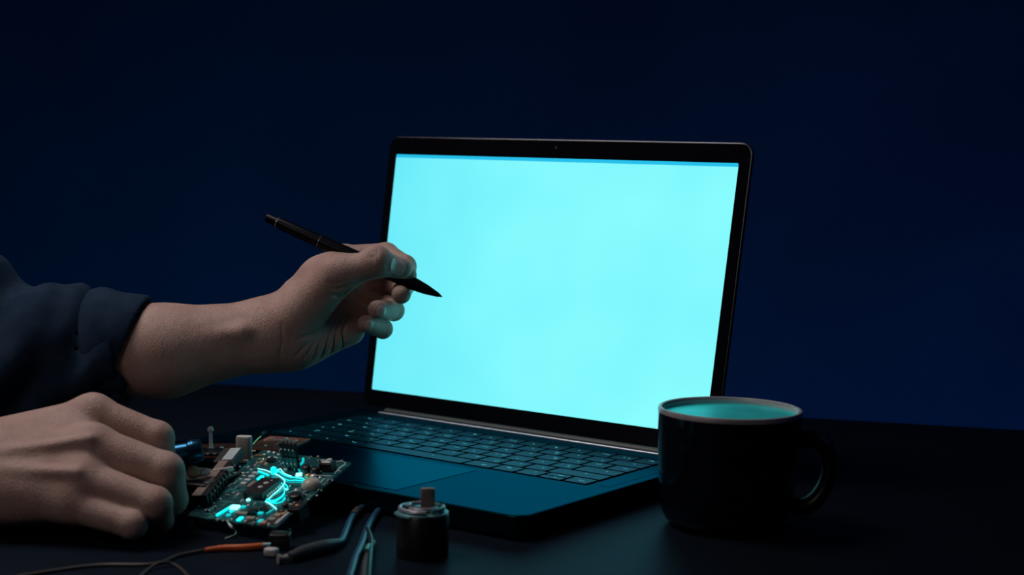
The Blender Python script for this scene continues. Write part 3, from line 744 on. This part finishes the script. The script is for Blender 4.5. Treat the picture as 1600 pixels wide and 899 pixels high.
# cluster behind the chip
for x, y, m in ((403, 712, m_gold), (413, 711, m_solder), (420, 707, m_solder), (428, 708, m_solder), (435, 711, m_solder), (421, 716, m_solder), (430, 717, m_solder), (409, 723, m_res), (416, 726, m_res), (402, 724, m_res), (412, 719, m_gold), (399, 728, m_res), (424, 722, m_pin), (437, 722, m_teal), (440, 726, m_teal)):
    dot(x, y, random.uniform(.0011, .0019), m)
part('small_chip', 424, 719, (.0055, .0045, .0022), m_black); part('gold_contact', 405, 712, (.0065, .002, .0012), m_gold, rot=.1)
# socket strip along the left edge
sa, sb = bl(320, 792), bl(362, 738); sd = (sb-sa); sang = math.atan2(sd.y, sd.x)-PI/2
ss = bpy.data.objects.new('socket_strip', bpy.data.meshes.new('t')); 
bm = bmesh.new(); box(bm, (0, 0, .0042), (.0062, sd.length, .0084), bevel=.0005, seg=1)
so = obj('socket_strip', bm, m_black, pcb); mid = (sa+sb)/2; so.location = (mid.x, mid.y, 0); so.rotation_euler = (0, 0, sang)
for k in range(9):
    y_ = (k-4)*sd.length/9.4
    one('socket_rib', lambda bm: box(bm, (.0034, y_, .0045), (.0010, .0020, .0080), bevel=.0002, seg=1), m_black2, so)
    one('pin', lambda bm: box(bm, (.0041, y_+.0018, .0058), (.0005, .0008, .0014)), m_pin, so)
one('flat_cable', lambda bm: [box(bm, (-.0038, -sd.length*.02+(q-.5)*sd.length*.52, .0088), (.0068, sd.length*.50, .0009), bevel=.0003, seg=1) for q in (0, 1)], m_tan, so)
# dark ribbon housing with a white label behind the socket strip
rb = part('ribbon_housing', 358, 716, (.0150, .0260, .0060), m_black2, bev=.0006, rot=sang)
one('white_label', lambda bm: box(bm, (.0025, -.001, .0064), (.0078, .0225, .0006), bevel=.0002, seg=1), m_white, rb)
rb2 = part('clamp_bar', 349, 735, (.0135, .0022, .0030), m_pin, z=.007, rot=sang+.35)
# random small parts
spots = [(325, 800), (338, 805), (332, 788), (345, 780), (356, 776), (372, 775), (378, 784), (365, 770), (398, 790), (402, 812), (420, 800), (452, 782), (456, 790), (470, 783), (476, 776), (482, 781), (462, 786), (450, 800), (500, 768), (495, 775), (508, 758), (516, 752), (530, 738), (446, 770), (470, 765), (476, 770), (398, 776), (388, 790), (340, 814), (352, 815), (335, 796), (362, 812), (384, 817), (396, 820), (455, 760), (430, 750), (447, 735), (500, 722), (502, 738), (486, 752), (466, 777), (473, 790), (434, 815), (420, 820), (370, 764), (360, 760), (368, 755), (375, 730), (385, 722), (395, 716), (388, 732), (380, 740), (396, 706), (440, 706), (485, 716), (497, 714), (533, 722)]
for i, (x, y) in enumerate(spots):
    q = i % 4
    if q == 3: dot(x, y, random.uniform(.0006, .0012), random.choice((m_solder, m_pin, m_res)))
    else: smd(x, y, random.uniform(.0020, .0036), random.uniform(.0011, .0018), random.uniform(.0006, .0014), random.choice((m_black, m_res, m_black2, m_teal)), SKA+random.choice((0, PI/2)), name=('resistor', 'capacitor', 'diode')[q])
# underside standoffs and the dark plug clipped under the right edge
for x, y in ((305, 803), (425, 818)):
    p = bl(x, y); zc = (PA+ex2*p.x+ey2*p.y).z-.0016
    one('standoff', lambda bm: lathe(bm, [(0, -.0016), (.002, -.0016), (.002, -.0016-max(.001, zc-.0006)), (0, -.0016-max(.001, zc-.0006))], 14, Matrix.Translation((p.x, p.y, 0))), m_black, pcb)
pg = part('edge_plug', 466, 801, (.0085, .0135, .0100), m_black, z=-.0075, bev=.0006)
one('contact_dot', lambda bm: lathe(bm, [(.0016, .0100), (.0015, .0104), (0, .0107)], 14), m_gold, pg)

# ------------------------------------------------------------------ loose electronics
zt = T+.0004
c = onz(380, 712, zt)
bb = thing('relay', 'upright beige box component with a pale rounded top behind the circuit board', 'component', onz(382, 722, T), -.1)
one('body', lambda bm: prism(bm, rrect(.0112, .0095, .0028, 5), 0, .0185, .0005), m_beige, bb, True, .8)
one('pale_top', lambda bm: prism(bm, rrect(.0108, .0091, .0028, 5), .0186, .0192, .0002), mat('pale_top', (.62, .64, .60), .4), bb)
b1 = thing('copper_board', 'brown copper board with bare wires behind the black pin header', 'circuit board', onz(430, 697, T), -.25)
one('board', lambda bm: box(bm, (0, .004, .0008), (.034, .052, .0016), bevel=.0002, seg=1), m_brown, b1)
for k, (pts) in enumerate(([(.004, -.012, .0025), (.010, -.002, .006), (.0145, .006, .003)], [(-.012, .006, .002), (-.004, .010, .0045), (.010, .014, .002)], [(-.010, -.004, .002), (-.002, 0, .004), (.006, .012, .003)])):
    one('bare_wire', lambda bm: tube(bm, pts, .0004, 6, 5), m_pin, b1, True)
for x, y in ((-.01, .02), (0, .023), (.01, .018), (-.004, -.01)): one('solder_joint', lambda bm: lathe(bm, [(.0014, .0016), (.001, .0024), (0, .0027)], 10, Matrix.Translation((x, y, 0))), m_solder, b1, True)
def b1l(x, y, z): return Matrix.Rotation(.25, 3, 'Z') @ (onz(x, y, z)-b1.location)
one('lead_wire', lambda bm: tube(bm, [b1l(394, 695, T+.004), b1l(400, 688, T+.006), b1l(407, 682, T+.008)], .0009, 8, 5), m_gold, b1, True)
def tuft(bm):
    for k in range(9):
        tube(bm, [b1l(405, 683, T+.007), b1l(409+random.uniform(-2, 3), 680, T+.009), b1l(412+random.uniform(-6, 6), 674+random.uniform(-4, 4), T+.011)], .00022, 5, 4)
st = one('wire_strands', tuft, m_teal, b1, True); st['kind'] = 'stuff'
b2 = thing('sensor_board', 'small brown board with a clear standing diode beside the near fist', 'circuit board', onz(338, 706, T), .2)
one('board', lambda bm: box(bm, (0, 0, .0008), (.036, .050, .0016), bevel=.0002, seg=1), m_brown, b2)
one('cover_plate', lambda bm: box(bm, (-.002, -.016, .0030), (.032, .020, .0016), bevel=.0003, seg=1), m_black2, b2)
one('clear_diode', lambda bm: lathe(bm, [(0, .0016), (.0024, .0016), (.0024, .0030), (.0015, .0040), (.0014, .0150), (.0024, .0158), (.0026, .0172), (.0016, .0195), (0, .0200)], 16, Matrix.Translation((-.004, -.001, 0))), m_glass, b2, True, .8)
one('solder_joint', lambda bm: lathe(bm, [(.0018, .0016), (.0014, .003), (0, .0036)], 10, Matrix.Translation((.004, .004, 0))), m_solder, b2, True)
for k in range(5): one('pin', lambda bm: box(bm, (-.012+k*.0052, -.0265, .0035), (.0022, .0012, .0012)), m_pin, b2)
b3 = thing('dark_module', 'flat black module plate with silver edge contacts between fist and circuit board', 'circuit board', onz(318, 742, T) if False else at(316, 744, 1.085), -.35)
one('plate', lambda bm: box(bm, (0, 0, -.001), (.034, .050, .0020), bevel=.0004, seg=1), m_black2, b3)
for k in range(6): one('contact', lambda bm: box(bm, (.0145, -.018+k*.007, .0003), (.0030, .0030, .0005)), m_pin, b3)
one('spacer', lambda bm: box(bm, (0, 0, -.002-(b3.location.z-.002)/2), (.02, .012, b3.location.z-.002-.0003)), m_black, b3)
tb = thing('tan_connector', 'small tan bulb-shaped connector with a silver collar beside the near fist', 'connector', at(303, 738, 1.070), 0)
q0 = Vector((0, 0, 0)); dirv = Vector((1, .35, -.05)).normalized(); mt = dirv.to_track_quat('Z', 'Y').to_matrix().to_4x4()
one('bulb', lambda bm: lathe(bm, [(0, -.0046), (.0030, -.0042), (.0044, -.0022), (.0044, .0005), (.0030, .0035), (.0020, .0055), (0, .0056)], 18, mt), mat('tan_plastic', (.55, .36, .22), .5), tb, True, 1.2)
one('collar', lambda bm: lathe(bm, [(0, .0050), (.0026, .0050), (.0026, .0064), (.0018, .0068), (.0024, .0078), (.0022, .0096), (.0014, .0110), (0, .0110)], 14, mt), m_pin, tb, True, .6)

# --- wires on the desk
def dk(x, y, z): return onz(x, y, z)
wr = thing('orange_wire_lead', 'thin dark lead wire with an orange end running into a black plug', 'wire', dk(435, 858, 0))
o0 = wr.location.copy()
def rel(pts): return [p-o0 for p in pts]
one('thin_wire', lambda bm: tube(bm, rel([dk(-40, 915, .001), dk(60, 896, .001), dk(150, 884, .001), dk(238, 882, .001), dk(280, 868, .0013), dk(325, 859, .0016)]), .0011, 8, 8), m_wire, wr, True)
one('orange_sleeve', lambda bm: tube(bm, rel([dk(320, 860, .0018), dk(350, 857, .0020), dk(385, 856, .0022), dk(416, 853, .0024)]), [.0013, .0021, .0023, .0021], 12, 5), m_orange, wr, True)
one('plug', lambda bm: prism(bm, rrect(.0130, .0125, .0022, 4), .0002, .0100, .0006, mtx=Matrix.Translation(dk(438, 857, 0)-o0)), m_black, wr, True, .8)
one('blue_tip', lambda bm: tube(bm, rel([dk(410, 853, .0026), dk(424, 852, .0036)]), .0017, 10, 1), m_teal, wr, True)
wl = thing('shadow_wire', 'thin black wire curving from the bottom edge towards the left fist', 'wire', dk(240, 884, 0)); o0 = wl.location.copy()
one('wire', lambda bm: tube(bm, rel([dk(205, 915, .001), dk(228, 893, .001), dk(250, 880, .0032), dk(275, 884, .001), dk(298, 905, .001)]), .0009, 8, 8), m_wire, wl, True)
pr = thing('probe_cable', 'grey probe with a white tip whose blue-black cable bends towards the laptop', 'cable', dk(470, 868, 0)); o0 = pr.location.copy()
one('white_tip', lambda bm: prism(bm, rrect(.0088, .0065, .0025, 5), .0003, .0055, .0012, mtx=Matrix.Translation(dk(424, 870, 0)-o0) @ Matrix.Rotation(-.2, 4, 'Z')), mat('tip_white', (.55, .56, .56), .4), pr, True, 1)
one('silver_neck', lambda bm: tube(bm, rel([dk(434, 874, .003), dk(444, 873, .003), dk(456, 869, .0035)]), [.0032, .0018, .0030], 12, 5), m_beige, pr, True)
one('grip', lambda bm: tube(bm, rel([dk(452, 871, .0038), dk(475, 863, .0042), dk(505, 855, .0042), dk(528, 849, .0036)]), [.0026, .0042, .0044, .0030], 14, 6), mat('probe_grey', (.045, .05, .06), .45), pr, True)
one('cable', lambda bm: tube(bm, rel([dk(524, 850, .0034), dk(534, 845, .003), dk(541, 830, .003), dk(548, 813, .003), dk(558, 800, .003), dk(572, 790, .003), dk(590, 786, .0026)]), .0024, 12, 6), m_blue, pr, True)
one('pale_band', lambda bm: tube(bm, rel([dk(552, 806, .0032), dk(560, 797, .0034)]), .0029, 12, 1), m_wire, pr, True)
cb_ = thing('twin_cable', 'dark blue twin cable running from the laptop front to the bottom edge', 'cable', dk(575, 850, 0)); o0 = cb_.location.copy()
for k, pts in enumerate(([(606, 788), (594, 796), (582, 812), (573, 830), (566, 850), (556, 872), (546, 905)], [(584, 848), (577, 862), (571, 880), (568, 910)], [(574, 828), (580, 845), (578, 870), (576, 910)])):
    one('cable_strand', lambda bm: tube(bm, rel([dk(x, y, .0028+.0006*k) for x, y in pts]), .0025 if k == 0 else .0019, 12, 6), (m_blue, m_wire, m_black)[k], cb_, True)
one('silver_ferrule', lambda bm: tube(bm, rel([dk(576, 853, .0062), dk(572, 861, .006)]), .0016, 10, 1), m_teal, cb_, True)
lead = thing('resistor_lead', 'short bent silver lead lying under the front edge of the circuit board', 'wire', dk(362, 832, 0)); o0 = lead.location.copy()
one('lead', lambda bm: tube(bm, rel([at(355, 815, 1.022), at(360, 822, 1.016), dk(368, 830, .002), dk(366, 836, .001), dk(352, 842, .0008)]), .0005, 8, 6), m_pin, lead, True)
one('lead_bead', lambda bm: tube(bm, rel([at(358, 820, 1.018), at(363, 825, 1.014)]), .0010, 10, 1), m_glass, lead, True)
tag(one('loose_pad', lambda bm: lathe(bm, [(0, 0), (.0026, 0), (.0027, .0008), (.002, .0012), (0, .0012)], 16, Matrix.Translation(dk(448, 829, 0))), m_gold, None, True), 'tiny bright metal disc on the desk before the circuit board', 'metal disc')

# --- coil spool / motor with a flat shaft
mp_ = dk(660, 868, 0); spd = thing('small_motor', 'squat black cylinder with coiled wire on top and a stubby shaft', 'motor', mp_)
MRr = .0162; MHh = .0270
one('can', lambda bm: lathe(bm, [(0, 0), (MRr*.93, 0), (MRr, .001), (MRr, MHh-.001), (MRr*.96, MHh), (0, MHh)], 48), m_black, spd, True)
one('flange', lambda bm: lathe(bm, [(MRr*.60, MHh), (MRr*.96, MHh), (MRr*.98, MHh+.0008), (MRr*.9, MHh+.0016), (MRr*.6, MHh+.0016)], 48), m_teal, spd, True)
for k, (a0, a1, rr_, zz, tr) in enumerate(((.3, 3.2, .70, .0036, .0014), (2.0, 4.9, .86, .0030, .0013), (3.3, 4.3, 1.02, .0000, .0012), (1.2, 3.6, .52, .0044, .0013), (5.2, 6.6, .78, .0034, .0015), (3.9, 5.6, .62, .0040, .0012))):
    one('wire_coil', lambda bm: tube(bm, [(math.cos(a)*MRr*rr_, math.sin(a)*MRr*rr_, MHh+zz) for a in np.linspace(a0, a1, 7)], tr, 8, 3), m_teal if k % 2 == 0 else m_hinge, spd, True)
one('shaft', lambda bm: [box(bm, (.003, .001, MHh+.0085), (.0088, .0042, .0140), bevel=.0012), lathe(bm, [(0, MHh), (.0062, MHh), (.0058, MHh+.0028), (0, MHh+.0028)], 20, Matrix.Translation((.003, .001, 0)))], mat('shaft_metal', (.22, .19, .18), .45, .5), spd, True, .6)
